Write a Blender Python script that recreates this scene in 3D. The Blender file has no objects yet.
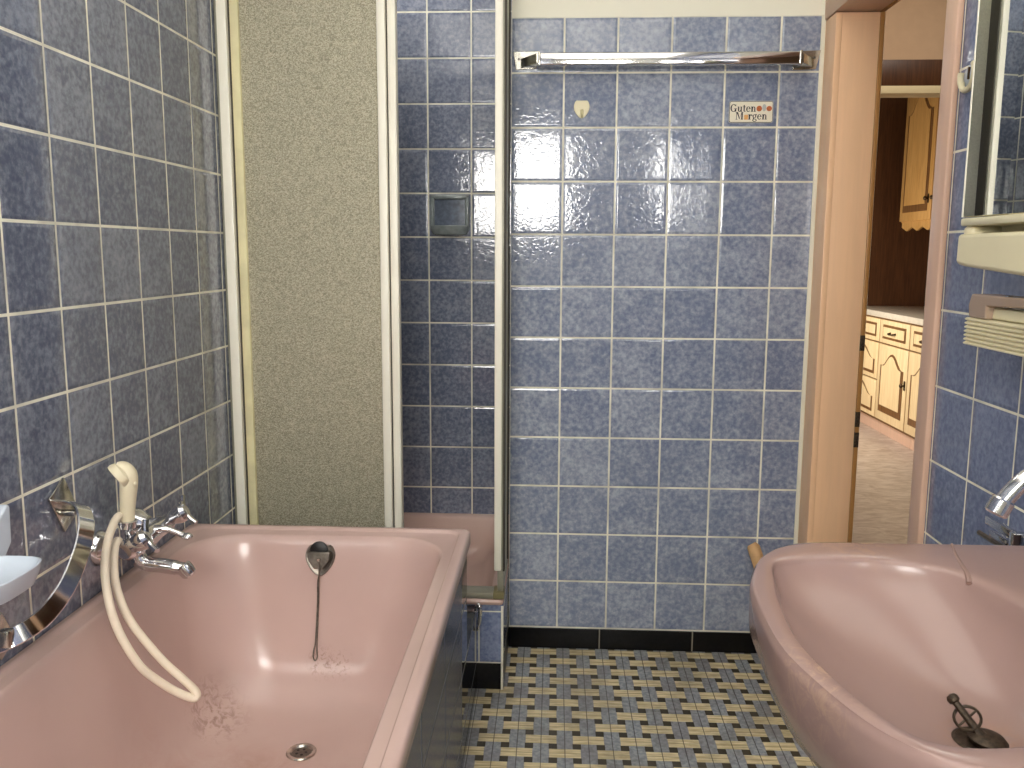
import bpy, bmesh, math, random
from mathutils import Vector, Matrix
random.seed(4)
PI = math.pi
SC = bpy.context.scene
COL = SC.collection

# ------------------------------------------------------------------ helpers
def srgb(r, g, b):
    def c(v):
        v /= 255.0
        return v / 12.92 if v <= 0.04045 else ((v + 0.055) / 1.055) ** 2.4
    return (c(r), c(g), c(b), 1.0)

class NT:
    """tiny node-tree helper"""
    def __init__(self, name):
        self.m = bpy.data.materials.new(name)
        self.m.use_nodes = True
        self.t = self.m.node_tree
        self.n = self.t.nodes
        self.bsdf = self.n['Principled BSDF']
        self.out = self.n['Material Output']
    def link(self, a, b):
        self.t.links.new(a, b)
    def put(self, sock, v):
        if hasattr(v, 'is_output'):
            self.link(v, sock)
        else:
            sock.default_value = v
    def math(self, op, a, b=0.0, c=0.0):
        n = self.n.new('ShaderNodeMath'); n.operation = op
        self.put(n.inputs[0], a); self.put(n.inputs[1], b); self.put(n.inputs[2], c)
        return n.outputs[0]
    def pos(self):
        g = self.n.new('ShaderNodeNewGeometry'); s = self.n.new('ShaderNodeSeparateXYZ')
        self.link(g.outputs['Position'], s.inputs[0])
        return g.outputs['Position'], s.outputs
    def smooth(self, v, a, b, lo=0.0, hi=1.0):
        n = self.n.new('ShaderNodeMapRange'); n.interpolation_type = 'SMOOTHSTEP'
        self.put(n.inputs['Value'], v)
        n.inputs['From Min'].default_value = a; n.inputs['From Max'].default_value = b
        n.inputs['To Min'].default_value = lo; n.inputs['To Max'].default_value = hi
        return n.outputs[0]
    def noise(self, vec, scale, detail=2.0, rough=0.5, dist=0.0):
        n = self.n.new('ShaderNodeTexNoise')
        if vec is not None: self.link(vec, n.inputs['Vector'])
        n.inputs['Scale'].default_value = scale; n.inputs['Detail'].default_value = detail
        n.inputs['Roughness'].default_value = rough; n.inputs['Distortion'].default_value = dist
        return n.outputs['Fac']
    def mix(self, f, a, b):
        n = self.n.new('ShaderNodeMix'); n.data_type = 'RGBA'
        self.put(n.inputs[0], f); self.put(n.inputs[6], a); self.put(n.inputs[7], b)
        return n.outputs[2]
    def white(self, x, y, seed):
        c = self.n.new('ShaderNodeCombineXYZ')
        self.put(c.inputs[0], x); self.put(c.inputs[1], y); c.inputs[2].default_value = seed
        w = self.n.new('ShaderNodeTexWhiteNoise'); w.noise_dimensions = '3D'
        self.link(c.outputs[0], w.inputs['Vector'])
        return w.outputs['Value']
    def bump(self, h, strength=1.0, distance=1.0):
        b = self.n.new('ShaderNodeBump')
        b.inputs['Strength'].default_value = strength; b.inputs['Distance'].default_value = distance
        self.link(h, b.inputs['Height'])
        self.link(b.outputs[0], self.bsdf.inputs['Normal'])
    def set(self, **k):
        for a, v in k.items():
            self.put(self.bsdf.inputs[a.replace('_', ' ')], v)
        return self

def simple(name, col, rough=0.5, metal=0.0, var=0.0, vscale=20, bump=0.0, bscale=80, **k):
    t = NT(name)
    p, s = t.pos()
    if var > 0:
        f = t.noise(p, vscale, 4)
        d = tuple(c * (1 - var) for c in col[:3]) + (1,)
        l = tuple(min(1, c * (1 + var * .6)) for c in col[:3]) + (1,)
        t.set(Base_Color=t.mix(t.smooth(f, .3, .7), d, l))
    else:
        t.set(Base_Color=col)
    t.set(Roughness=rough, Metallic=metal, **k)
    if bump > 0:
        t.bump(t.math('MULTIPLY', t.noise(p, bscale, 3), bump))
    return t.m

TILE = 0.152
def tile_mat(name, a, oa, ob, dark, light, grout, b='Z', rough=0.05, gw=0.0054, wav=0.0002, top=None, seed=1.0, ta=TILE, tb=TILE, spec=0.75, wscale=1.0):
    """square glazed tiles with rounded edges on the world axes a (horizontal) and b"""
    ax = {'X': 0, 'Y': 1, 'Z': 2}
    t = NT(name)
    p, s = t.pos()
    u = t.math('DIVIDE', t.math('SUBTRACT', s[ax[a]], oa), ta)
    v = t.math('DIVIDE', t.math('SUBTRACT', s[ax[b]], ob), tb)
    iu, iv = t.math('FLOOR', u), t.math('FLOOR', v)
    fu, fv = t.math('SUBTRACT', u, iu), t.math('SUBTRACT', v, iv)
    du = t.math('MULTIPLY', t.math('MINIMUM', fu, t.math('SUBTRACT', 1.0, fu)), ta)
    dv = t.math('MULTIPLY', t.math('MINIMUM', fv, t.math('SUBTRACT', 1.0, fv)), tb)
    d = t.math('MINIMUM', du, dv)
    joint = t.smooth(d, gw * .42, gw * .58, 1.0, 0.0)
    n1 = t.noise(p, 78, 4, .62, .2)
    n2 = t.noise(p, 17, 2, .5)
    per = t.white(iu, iv, seed)
    f = t.math('ADD', t.math('MULTIPLY', n1, .8), t.math('MULTIPLY', n2, .25))
    f = t.math('ADD', f, t.math('MULTIPLY', t.math('SUBTRACT', per, .5), .10))
    body = t.mix(t.smooth(f, .34, .80), dark, light)
    gd = tuple(c * .72 for c in grout[:3]) + (1,)
    gcol = t.mix(t.smooth(t.noise(p, 9, 3), .35, .62), gd, grout)
    col = t.mix(joint, body, gcol)
    rg = t.math('ADD', t.math('MULTIPLY', joint, .7), rough)
    if top is not None:
        um = t.smooth(s[ax[b]], top - .001, top + .001)
        col = t.mix(um, col, srgb(246, 243, 226))
        rg = t.math('MAXIMUM', rg, t.math('MULTIPLY', um, .85))
    t.set(Base_Color=col, Roughness=rg)
    t.bsdf.inputs['Specular IOR Level'].default_value = spec
    # relief: sunk joint, rounded tile edge, wavy glaze, each tile a hair out of plane
    pil = t.math('MULTIPLY', t.smooth(d, gw * .35, gw * .5 + .007), .0011)
    w1 = t.math('MULTIPLY', t.noise(p, 34 * wscale, 2, .5), wav)
    cr = t.math('MINIMUM', t.math('ABSOLUTE', t.math('SUBTRACT', t.noise(p, 46 * wscale, 2, .55), .5)), .08)
    w2 = t.math('MULTIPLY', cr, wav * 5.0)
    tu = t.math('MULTIPLY', t.math('MULTIPLY', t.math('SUBTRACT', t.white(iu, iv, seed + 7), .5), fu), .0010)
    tv = t.math('MULTIPLY', t.math('MULTIPLY', t.math('SUBTRACT', t.white(iu, iv, seed + 13), .5), fv), .0010)
    h = t.math('ADD', t.math('ADD', pil, t.math('ADD', w1, w2)), t.math('ADD', tu, tv))
    if top is not None:
        h = t.math('MULTIPLY', h, t.math('SUBTRACT', 1.0, um))
    t.bump(h)
    return t, s, col

class MB:
    """collects shapes into one mesh"""
    def __init__(self):
        self.bm = bmesh.new()
    def _xf(self, vs, M):
        if M is not None:
            for v in vs: v.co = M @ v.co
    def box(self, a, b, bev=0.0, seg=2, M=None):
        x0, x1 = sorted((a[0], b[0])); y0, y1 = sorted((a[1], b[1])); z0, z1 = sorted((a[2], b[2]))
        vs = [self.bm.verts.new(c) for c in ((x0,y0,z0),(x1,y0,z0),(x1,y1,z0),(x0,y1,z0),(x0,y0,z1),(x1,y0,z1),(x1,y1,z1),(x0,y1,z1))]
        fs = [self.bm.faces.new([vs[i] for i in q]) for q in ((0,3,2,1),(4,5,6,7),(0,1,5,4),(1,2,6,5),(2,3,7,6),(3,0,4,7))]
        if bev > 0:
            es = list({e for f in fs for e in f.edges})
            r = bmesh.ops.bevel(self.bm, geom=es, offset=bev, segments=seg, profile=.5, affect='EDGES')
            vs = list({v for v in vs if v.is_valid} | {v for f in r['faces'] for v in f.verts})
        self._xf(vs, M)
        return self
    def rings(self, rings, cap0=False, cap1=False, close=True):
        R = [[self.bm.verts.new(c) for c in r] for r in rings]
        for A, B in zip(R, R[1:]):
            n = len(A)
            for i in range(n if close else n - 1):
                j = (i + 1) % n
                try: self.bm.faces.new((A[i], A[j], B[j], B[i]))
                except ValueError: pass
        if cap0: self.bm.faces.new(R[0][::-1])
        if cap1: self.bm.faces.new(R[-1])
        return self
    def lathe(self, prof, base=(0,0,0), axis=(0,0,1), n=24, cap0=True, cap1=True):
        """prof: (radius, height) along the axis"""
        q = Vector((0,0,1)).rotation_difference(Vector(axis).normalized())
        B = Vector(base)
        rs = []
        for r, h in prof:
            rs.append([B + q @ Vector((max(r,1e-5) * math.cos(2*PI*i/n), max(r,1e-5) * math.sin(2*PI*i/n), h)) for i in range(n)])
        return self.rings(rs, cap0, cap1)
    def tube(self, pts, r, n=10, cap=True, flat=None, up=None):
        """round tube (or flat band of size flat=(width,thick)) along pts"""
        P = [Vector(p) for p in pts]
        m = len(P)
        rad = r if isinstance(r, (list, tuple)) else [r] * m
        T = [((P[min(i+1,m-1)] - P[max(i-1,0)]).normalized()) for i in range(m)]
        U = Vector(up) if up is not None else (Vector((0,0,1)) if abs(T[0].z) < .9 else Vector((1,0,0)))
        rs = []
        for i in range(m):
            if up is None or i == 0 or True:
                U = (U - T[i] * U.dot(T[i]))
                U.normalize()
            V = T[i].cross(U)
            if flat:
                w, h = flat[0] / 2, flat[1] / 2
                b = min(w, h) * .6
                prof = [(w-b,h),(-(w-b),h),(-w,h-b),(-w,-(h-b)),(-(w-b),-h),(w-b,-h),(w,-(h-b)),(w,h-b)]
                rs.append([P[i] + U * a + V * c for a, c in prof])
            else:
                rs.append([P[i] + (U * math.cos(2*PI*k/n) + V * math.sin(2*PI*k/n)) * rad[i] for k in range(n)])
        return self.rings(rs, cap, cap)
    def sphere(self, c, r, n=16, sc=(1,1,1)):
        ret = bmesh.ops.create_uvsphere(self.bm, u_segments=n, v_segments=max(6, n//2), radius=r)
        for v in ret['verts']:
            v.co = Vector((v.co.x*sc[0], v.co.y*sc[1], v.co.z*sc[2])) + Vector(c)
        return self
    def prism(self, poly, fn, t0, t1):
        """poly: 2-D outline; fn(a, b, t) -> 3-D"""
        A = [self.bm.verts.new(fn(a, b, t0)) for a, b in poly]
        B = [self.bm.verts.new(fn(a, b, t1)) for a, b in poly]
        n = len(A)
        self.bm.faces.new(A[::-1]); self.bm.faces.new(B)
        for i in range(n):
            j = (i + 1) % n
            self.bm.faces.new((A[i], A[j], B[j], B[i]))
        return self
    def poly(self, pts):
        self.bm.faces.new([self.bm.verts.new(p) for p in pts]); return self
    def build(self, name, mat, parent=None, smooth=35, sub=0, bevel=0):
        bmesh.ops.recalc_face_normals(self.bm, faces=self.bm.faces)
        me = bpy.data.meshes.new(name)
        if parent is not None:
            o0 = Vector(parent.get('_o', (0,0,0)))
            for v in self.bm.verts: v.co -= o0
        self.bm.to_mesh(me); self.bm.free()
        me.materials.append(mat)
        if smooth:
            for p in me.polygons: p.use_smooth = True
            me.set_sharp_from_angle(angle=math.radians(smooth))
        o = bpy.data.objects.new(name, me)
        COL.objects.link(o)
        if parent is not None:
            o.parent = parent
            o['_o'] = tuple(o0)
        if bevel:
            b = o.modifiers.new('bevel', 'BEVEL'); b.width = bevel; b.segments = 3; b.limit_method = 'ANGLE'
        if sub:
            s = o.modifiers.new('sub', 'SUBSURF'); s.levels = sub; s.render_levels = sub
        return o

def thing(name, loc, label, cat, group=None):
    o = bpy.data.objects.new(name, None)
    COL.objects.link(o); o.location = loc
    o.empty_display_size = .05
    o['label'] = label; o['category'] = cat
    if group: o['group'] = group
    o['_o'] = tuple(loc)
    return o
def tag(o, label, cat, group=None):
    o['label'] = label; o['category'] = cat
    if group: o['group'] = group
    return o
def struct(o):
    o['kind'] = 'structure'; return o
def sempty(name, loc=(0,0,0)):
    o = bpy.data.objects.new(name, None); COL.objects.link(o); o.location = loc
    o['kind'] = 'structure'; o['_o'] = tuple(loc); return o
def spline(pts, n=8, closed=False):
    P = [Vector(p) for p in pts]; out = []
    m = len(P)
    for i in range(m if closed else m - 1):
        if closed: a, b, c, d = P[(i-1) % m], P[i], P[(i+1) % m], P[(i+2) % m]
        else: a, b, c, d = P[max(i-1,0)], P[i], P[i+1], P[min(i+2,m-1)]
        for k in range(n):
            t = k / n
            out.append(.5*((2*b) + (-a+c)*t + (2*a-5*b+4*c-d)*t*t + (-a+3*b-3*c+d)*t**3))
    if not closed: out.append(P[-1])
    return out

# ------------------------------------------------------------------ camera (fitted to the photograph's grout lines)
H = 1.23
F, CX, CY, YAW, PIT, ROL = 855.3, 513.1, 375.2, .0472, .1429, -.0051
def cam_axes():
    c, s = math.cos, math.sin
    f = Vector((0, c(PIT), -s(PIT))); d = Vector((0, -s(PIT), -c(PIT))); x = Vector((1, 0, 0))
    x2 = x * c(ROL) + d * s(ROL); d2 = -x * s(ROL) + d * c(ROL)
    R = Matrix.Rotation(YAW, 3, 'Z')
    return R @ x2, R @ d2, R @ f
ax, ad, af = cam_axes()
cd = bpy.data.cameras.new('camera'); cam = bpy.data.objects.new('camera', cd); COL.objects.link(cam)
up = -ad; bk = -af
cam.matrix_world = Matrix(((ax.x, up.x, bk.x, 0), (ax.y, up.y, bk.y, 0), (ax.z, up.z, bk.z, H), (0, 0, 0, 1)))
cd.sensor_width = 36; cd.lens = F * 36 / 1024
cd.shift_x = (512 - CX) / 1024; cd.shift_y = (CY - 384) / 1024
cd.clip_start = .02
SC.camera = cam

# ------------------------------------------------------------------ room numbers
XL, XR = -.888, .767          # left / right wall
D, DS = 2.548, 3.054          # back wall, back of the shower
YF = -.9                      # wall behind the camera, with the window
SX = -.13                     # right edge of the shower
SY = 2.275                    # front of the shower
ZC = 2.45
DY0, DY1 = 1.787, 2.462         # doorway
DZ = 1.862

# ------------------------------------------------------------------ materials
GROUT = srgb(243, 240, 222)
BD, BL = srgb(114, 125, 152), srgb(178, 185, 200)
M_back = tile_mat('tile_back', 'X', .0211, .066, BD, BL, GROUT, top=1.890)[0].m
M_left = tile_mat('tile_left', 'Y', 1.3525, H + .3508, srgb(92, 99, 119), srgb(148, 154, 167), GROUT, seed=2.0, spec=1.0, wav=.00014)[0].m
M_right = tile_mat('tile_right', 'Y', 1.5778, H - .2613, srgb(100, 110, 140), srgb(140, 149, 176), GROUT, seed=3.0, gw=.0045)[0].m
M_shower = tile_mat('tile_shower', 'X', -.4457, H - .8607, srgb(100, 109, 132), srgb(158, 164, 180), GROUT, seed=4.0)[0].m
M_side = tile_mat('tile_niche', 'Y', 2.548, .066, BD, BL, GROUT, seed=5.0)[0].m
M_plinth = tile_mat('tile_plinth', 'X', -.2, .08, srgb(100, 114, 152), srgb(146, 158, 190), GROUT, seed=6.0, gw=.004)[0].m
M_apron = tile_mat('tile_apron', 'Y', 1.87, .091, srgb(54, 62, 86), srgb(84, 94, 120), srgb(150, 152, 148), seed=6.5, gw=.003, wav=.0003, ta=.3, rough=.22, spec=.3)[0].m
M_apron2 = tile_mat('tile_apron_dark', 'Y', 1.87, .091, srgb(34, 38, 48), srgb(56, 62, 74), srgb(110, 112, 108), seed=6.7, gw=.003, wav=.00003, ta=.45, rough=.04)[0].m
M_base = tile_mat('tile_base', 'X', .154, -.2, srgb(10, 10, 12), srgb(22, 22, 24), srgb(140, 134, 122), seed=8.0, gw=.004, ta=.288, tb=.6, wav=.00008, rough=.28, spec=.25)[0].m
M_plaster = simple('plaster', srgb(236, 232, 214), .85, var=.04, vscale=6, bump=.0004, bscale=60)
M_ceil = simple('ceiling_paint', srgb(238, 235, 224), .9, var=.02)

def enamel(name, col, stains=()):
    t = NT(name)
    p, s = t.pos()
    base = t.mix(t.smooth(t.noise(p, 5, 3), .3, .7), tuple(x*.94 for x in col[:3]) + (1,), col)
    for cx, cy, cz, r, colr, sc, lo, hi in stains:
        v = t.n.new('ShaderNodeVectorMath'); v.operation = 'DISTANCE'
        t.link(p, v.inputs[0]); v.inputs[1].default_value = (cx, cy, cz)
        m = t.smooth(v.outputs['Value'], r * .15, r, 1.0, 0.0)
        nz = t.smooth(t.noise(p, sc, 5, .7, .8), lo, hi)
        base = t.mix(t.math('MULTIPLY', t.math('MULTIPLY', m, nz), .6), base, colr)
    t.set(Base_Color=base, Roughness=.2)
    t.bsdf.inputs['Specular IOR Level'].default_value = .4
    t.bsdf.inputs['Coat Weight'].default_value = .1
    t.bsdf.inputs['Coat Roughness'].default_value = .08
    t.bump(t.math('MULTIPLY', t.noise(p, 40, 2), .00008))
    return t.m
PINK = srgb(200, 172, 164)
RUST = srgb(120, 84, 66)
M_tub = enamel('pink_enamel_bath', PINK, [(-.535, 1.865, .275, .05, RUST, 75, .50, .64), (-.495, 1.865, .27, .045, RUST, 90, .50, .64),
                                          (-.735, 1.74, .225, .10, RUST, 50, .44, .66), (-.63, 1.55, .17, .18, srgb(165,122,106), 9, .35, .7), (-.60, 1.45, .17, .3, srgb(178,136,122), 14, .4, .7)])
M_basin = enamel('pink_ceramic_basin', srgb(152, 126, 119), [(.27, .75, .855, .10, srgb(196,164,136), 40, .42, .7), (.40, 1.095, .852, .06, srgb(176,142,118), 60, .40, .7), (.44, .83, .735, .06, srgb(160,122,100), 30, .4, .65)])
M_groove_shade = simple('pink_ceramic_shade', srgb(146, 119, 110), .25)
M_tray = enamel('pink_ceramic_tray', srgb(216, 184, 172))
M_chrome = simple('chrome', srgb(215, 215, 218), .09, 1.0)
M_chrome_worn = simple('worn_chrome', srgb(196, 194, 186), .22, 1.0, var=.25, vscale=60)
M_nickel = simple('aged_nickel', srgb(128, 122, 114), .38, 1.0, var=.25, vscale=90)
M_black = simple('black_rubber', srgb(16, 16, 17), .45)
M_alu = simple('cream_aluminium', srgb(244, 240, 224), .38, 0.0, var=.03, vscale=8)
M_alu_grey = simple('grey_aluminium', srgb(158, 156, 140), .42, .35, var=.08, vscale=30)
M_seal = simple('yellowed_seal', srgb(226, 217, 172), .6, var=.1, vscale=12)
M_olive = simple('olive_plastic', srgb(128, 120, 84), .5)
M_darkgap = simple('dark_gap_and_gasket', srgb(70, 66, 56), .7)
M_cream = simple('cream_plastic', srgb(226, 217, 182), .35, var=.03, vscale=10)
M_white = simple('white_porcelain', srgb(198, 208, 220), .18, var=.04, vscale=20)
M_hose = simple('cream_shower_plastic', srgb(232, 222, 192), .35, var=.06, vscale=30)
M_hose2 = simple('pinkish_hose_plastic', srgb(240, 226, 204), .4, var=.06, vscale=30)
M_taupe = simple('taupe_plastic', srgb(164, 142, 124), .25)
M_rust = simple('rusted_plug_metal', srgb(70, 58, 46), .5, .6, var=.5, vscale=200)
M_wood = simple('bare_wood', srgb(206, 166, 118), .6, var=.15, vscale=30)
M_mirror = simple('mirror_glass', (.86, .88, .86, 1), .01, 1.0)

def frosted(name, c1, c2, scale, amp, rough, metal):
    t = NT(name)
    p, s = t.pos()
    v = t.n.new('ShaderNodeTexVoronoi'); v.inputs['Scale'].default_value = scale
    t.link(p, v.inputs['Vector'])
    nz = t.noise(p, scale * 1.6, 2)
    h = t.math('ADD', t.math('MULTIPLY', v.outputs['Distance'], amp), t.math('MULTIPLY', nz, amp * .4))
    t.bump(h)
    rnd = t.n.new('ShaderNodeSeparateColor'); t.link(v.outputs['Color'], rnd.inputs[0])
    t.set(Base_Color=t.mix(rnd.outputs[0], c1, c2), Roughness=rough, Metallic=metal)  # random light and dark cells put the panel's glitter into its colour
    t.bsdf.inputs['Transmission Weight'].default_value = .2
    t.bsdf.inputs['Specular IOR Level'].default_value = .8
    return t.m
M_frost = frosted('textured_panel', srgb(200, 194, 170), srgb(134, 129, 108), 420, .0010, .40, .5)
M_frost2 = frosted('textured_side_panel', srgb(222, 222, 202), srgb(206, 206, 186), 300, .0003, .4, 0)
M_frost2.node_tree.nodes['Principled BSDF'].inputs['Transmission Weight'].default_value = .05

def painted(name, col, axis='Z'):
    t = NT(name)
    p, s = t.pos()
    mp = t.n.new('ShaderNodeMapping'); t.link(p, mp.inputs['Vector'])
    mp.inputs['Scale'].default_value = (40, 40, 3) if axis == 'Z' else (40, 3, 40)
    f = t.noise(mp.outputs[0], 1.0, 5, .6, .4)
    d = tuple(c*.93 for c in col[:3]) + (1,)
    t.set(Base_Color=t.mix(t.smooth(f, .3, .72), d, col), Roughness=.33)
    t.bump(t.math('MULTIPLY', f, .0004))
    return t.m
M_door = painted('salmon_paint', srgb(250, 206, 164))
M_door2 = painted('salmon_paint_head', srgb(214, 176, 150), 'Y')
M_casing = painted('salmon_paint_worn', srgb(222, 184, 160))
M_edge = painted('oak_edge', srgb(172, 124, 70))

def wood(name, a, b, rough=.4, sc=(60, 60, 4)):
    t = NT(name)
    p, s = t.pos()
    mp = t.n.new('ShaderNodeMapping'); t.link(p, mp.inputs['Vector']); mp.inputs['Scale'].default_value = sc
    f = t.noise(mp.outputs[0], 1.0, 4, .6, 1.2)
    t.set(Base_Color=t.mix(t.smooth(f, .3, .7), a, b), Roughness=rough)
    return t.m
M_oak = wood('light_oak', srgb(222, 194, 146), srgb(240, 216, 172))
M_oak_dark = wood('oak_moulding', srgb(96, 64, 34), srgb(130, 92, 52))
M_honey = wood('honey_oak', srgb(186, 138, 76), srgb(208, 162, 98))
M_brown = wood('dark_brown_wood', srgb(70, 42, 24), srgb(92, 58, 34))
M_kwall = simple('kitchen_wall_paint', srgb(196, 164, 132), .85, var=.03)
M_kcream = simple('cream_trim_paint', srgb(226, 208, 164), .6)
M_top = simple('pale_worktop', srgb(214, 204, 186), .3, var=.08, vscale=60)
M_bronze = simple('dark_bronze', srgb(70, 52, 34), .4, .8)

def lino():
    t = NT('marbled_lino')
    p, s = t.pos()
    mp = t.n.new('ShaderNodeMapping'); t.link(p, mp.inputs['Vector']); mp.inputs['Scale'].default_value = (9, 22, 9)
    f = t.noise(mp.outputs[0], 1.0, 5, .65, 1.0)
    t.set(Base_Color=t.mix(t.smooth(f, .3, .7), srgb(176, 156, 142), srgb(216, 202, 190)), Roughness=.35)
    return t.m
M_lino = lino()

def floor_mat():
    t = NT('basketweave_mosaic')
    p, s = t.pos()
    P, R = .1205, .0605
    v = t.math('DIVIDE', t.math('SUBTRACT', s[1], 2.212 - R * .5 - R * 40), R)
    iv = t.math('FLOOR', v); fv = t.math('SUBTRACT', v, iv)
    odd = t.math('FLOORED_MODULO', iv, 2.0)
    def u_of(par):
        u = t.math('DIVIDE', t.math('SUBTRACT', s[0], .0405 - P * 40), P)
        u = t.math('ADD', u, t.math('MULTIPLY', par, .5))
        return t.math('SUBTRACT', u, t.math('ROUND', u))       # -0.5..0.5, 0 = centre of a yellow pair
    uc = u_of(odd)
    au = t.math('ABSOLUTE', uc)
    yel = t.math('MULTIPLY', t.smooth(au, .322, .330, 1, 0), t.smooth(t.math('ABSOLUTE', t.math('SUBTRACT', fv, .5)), .300, .312, 1, 0))
    grey_row = t.smooth(au, .326, .334)
    # in the strip between rows: grey bars of both phases, dark squares between them
    gap = t.smooth(t.math('ABSOLUTE', t.math('SUBTRACT', fv, .5)), .300, .312)
    au2 = t.math('ABSOLUTE', u_of(0.0)); au3 = t.math('ABSOLUTE', u_of(1.0))
    near = t.math('MINIMUM', au2, au3)
    dark = t.math('MULTIPLY', gap, t.smooth(near, .158, .166))
    mp = t.n.new('ShaderNodeMapping'); t.link(p, mp.inputs['Vector']); mp.inputs['Scale'].default_value = (18, 160, 1)
    st = t.noise(mp.outputs[0], 1.0, 3)
    ycol = t.mix(t.smooth(st, .35, .65), srgb(204, 186, 140), srgb(234, 219, 176))
    gcol = t.mix(t.smooth(t.noise(p, 90, 3), .35, .65), srgb(138, 143, 150), srgb(166, 171, 176))
    tint = t.smooth(t.noise(p, 7, 2), .4, .65)
    gcol = t.mix(t.math('MULTIPLY', tint, .35), gcol, srgb(120, 108, 112))
    col = t.mix(yel, gcol, ycol)
    col = t.mix(dark, col, srgb(60, 52, 32))
    # thin dark joints along the middle of each pair
    line = t.math('MULTIPLY', t.smooth(near, .006, .012, 1, 0), .75)
    col = t.mix(line, col, srgb(50, 46, 42))
    line2 = t.math('MULTIPLY', t.math('MULTIPLY', t.smooth(t.math('ABSOLUTE', t.math('SUBTRACT', fv, .5)), .02, .05, 1, 0), yel), .35)
    col = t.mix(line2, col, srgb(120, 98, 60))
    dirt = t.smooth(t.noise(p, 6, 5, .65), .42, .72)
    col = t.mix(t.math('MULTIPLY', dirt, .45), col, srgb(96, 88, 74))
    t.set(Base_Color=col, Roughness=.38)
    t.bump(t.math('MULTIPLY', t.math('ADD', dark, line), -.0006))
    return t.m
M_floor = floor_mat()

# ------------------------------------------------------------------ room shell
def slab(name, a, b, mat):
    return struct(MB().box(a, b).build(name, mat, smooth=0))
slab('floor', (XL - .1, YF - .1, -.1), (XR + .12, DS + .1, 0), M_floor)
slab('ceiling', (XL - .1, YF - .1, ZC), (XR + .118, DS + .1, ZC + .1), M_ceil)
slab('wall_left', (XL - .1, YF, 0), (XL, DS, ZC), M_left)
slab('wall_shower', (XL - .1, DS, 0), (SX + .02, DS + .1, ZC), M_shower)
slab('wall_niche', (SX, D + .001, 0), (SX + .1, DS, ZC), M_side)
slab('wall_back', (SX, D, 0), (XR + .12, D + .1, ZC), M_back)
# right wall with the doorway
slab('wall_right', (XR, YF, 0), (XR + .12, DY0 - .012, ZC), M_right)
slab('wall_right_door_head', (XR, DY0 - .012, DZ + .03), (XR + .12, D, ZC), M_plaster)
slab('wall_right_return', (XR, DY1 + .012, 0), (XR + .12, D, DZ + .03), M_plaster)
# wall behind the camera: the window opening and an added glowing slit
W1 = (-.66, .13, 1.37, 2.02); SLIT = (.688, .762, 1.44, 1.97)  # the narrow one is added to reflect as a bright streak in the tiles
fm = MB()
fm.box((XL, YF - .1, 0), (XR, YF, W1[2])); fm.box((XL, YF - .1, W1[3]), (XR, YF, ZC))
fm.box((XL, YF - .1, W1[2]), (W1[0], YF, W1[3])); fm.box((W1[1], YF - .1, W1[2]), (SLIT[0], YF, W1[3]))
fm.box((SLIT[1], YF - .1, W1[2]), (XR, YF, W1[3]))
struct(fm.build('wall_front', M_plaster, smooth=0))

def emit(name, col, strength):
    t = NT(name)
    p, s = t.pos()
    e = t.n.new('ShaderNodeEmission')
    f = t.smooth(t.noise(p, 2.5, 2), .3, .7, .85, 1.0)
    t.put(e.inputs['Strength'], t.math('MULTIPLY', f, strength)); e.inputs['Color'].default_value = col
    t.link(e.outputs[0], t.out.inputs['Surface'])
    return t.m
M_day = emit('daylit_frosted_glass', (1.0, .97, .92, 1), 28.0)
for k, w in enumerate((W1, SLIT)):
    e = sempty('window_%d' % (k + 1), ((w[0]+w[1])/2, YF - .05, w[2]))  # window_2 is the added slit, not a known window
    f = MB()
    t_ = .03 if k == 0 else .006
    f.box((w[0], YF - .07, w[2]), (w[1], YF - .03, w[2] + t_)); f.box((w[0], YF - .07, w[3] - t_), (w[1], YF - .03, w[3]))
    f.box((w[0], YF - .07, w[2]), (w[0] + t_, YF - .03, w[3])); f.box((w[1] - t_, YF - .07, w[2]), (w[1], YF - .03, w[3]))
    f.build('window_frame', M_alu, e, smooth=0)
    g = MB().box((w[0] + t_, YF - .06, w[2] + t_), (w[1] - t_, YF - .05, w[3] - t_))
    g.build('window_pane', M_day, e, smooth=0)

# black tile base along the back wall and the shower plinth
struct(MB().box((SX - .0, D - .008, 0), (XR - .03, D, .064), .002).build('baseboard_back', M_base))
# tiled plinth under the shower tray (front and right side)
pe = sempty('trim_1', (-.5, SY, 0))
MB().box((XL, SY, .078), (SX - .002, SY + .03, .251)).box((SX - .03, SY + .03, .078), (SX - .002, D, .251)).build('plinth_tiles', M_plinth, pe, smooth=0)
MB().box((XL, SY - .001, 0), (SX - .001, SY + .03, .078), .002).box((SX - .03, SY + .03, 0), (SX - .001, D, .078)).build('plinth_base', M_base, pe)
MB().box((SX - .008, SY - .003, .0), (SX - .0012, SY + .003, .249), .001).build('corner_strip', M_alu, pe)
# apron below the bath: tiled wall, and the low wall on to the shower
ae = sempty('trim_2', (-.22, 1.2, 0))
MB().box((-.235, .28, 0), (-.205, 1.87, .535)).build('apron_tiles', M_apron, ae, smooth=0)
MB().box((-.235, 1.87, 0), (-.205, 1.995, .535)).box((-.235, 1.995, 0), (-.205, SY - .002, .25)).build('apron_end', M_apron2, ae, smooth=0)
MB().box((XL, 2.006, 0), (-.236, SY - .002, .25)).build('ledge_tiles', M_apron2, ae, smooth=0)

# ------------------------------------------------------------------ doorway
de = sempty('door_1', (XR, 2.1, 0))
X0 = .750
# far side of the frame
MB().box((X0, DY1 - .007, 0), (.7675, D - .001, DZ + .012), .002).build('casing', M_door, de)
MB().box((.7505, DY1 - .005, 0), (.868, DY1 + .012, DZ + .012), .002).build('jamb', M_door, de)
MB().box((.868, DY1 - .008, 0), (.880, DY1 + .012, DZ + .012), .002).build('jamb_edge', M_edge, de)
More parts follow.
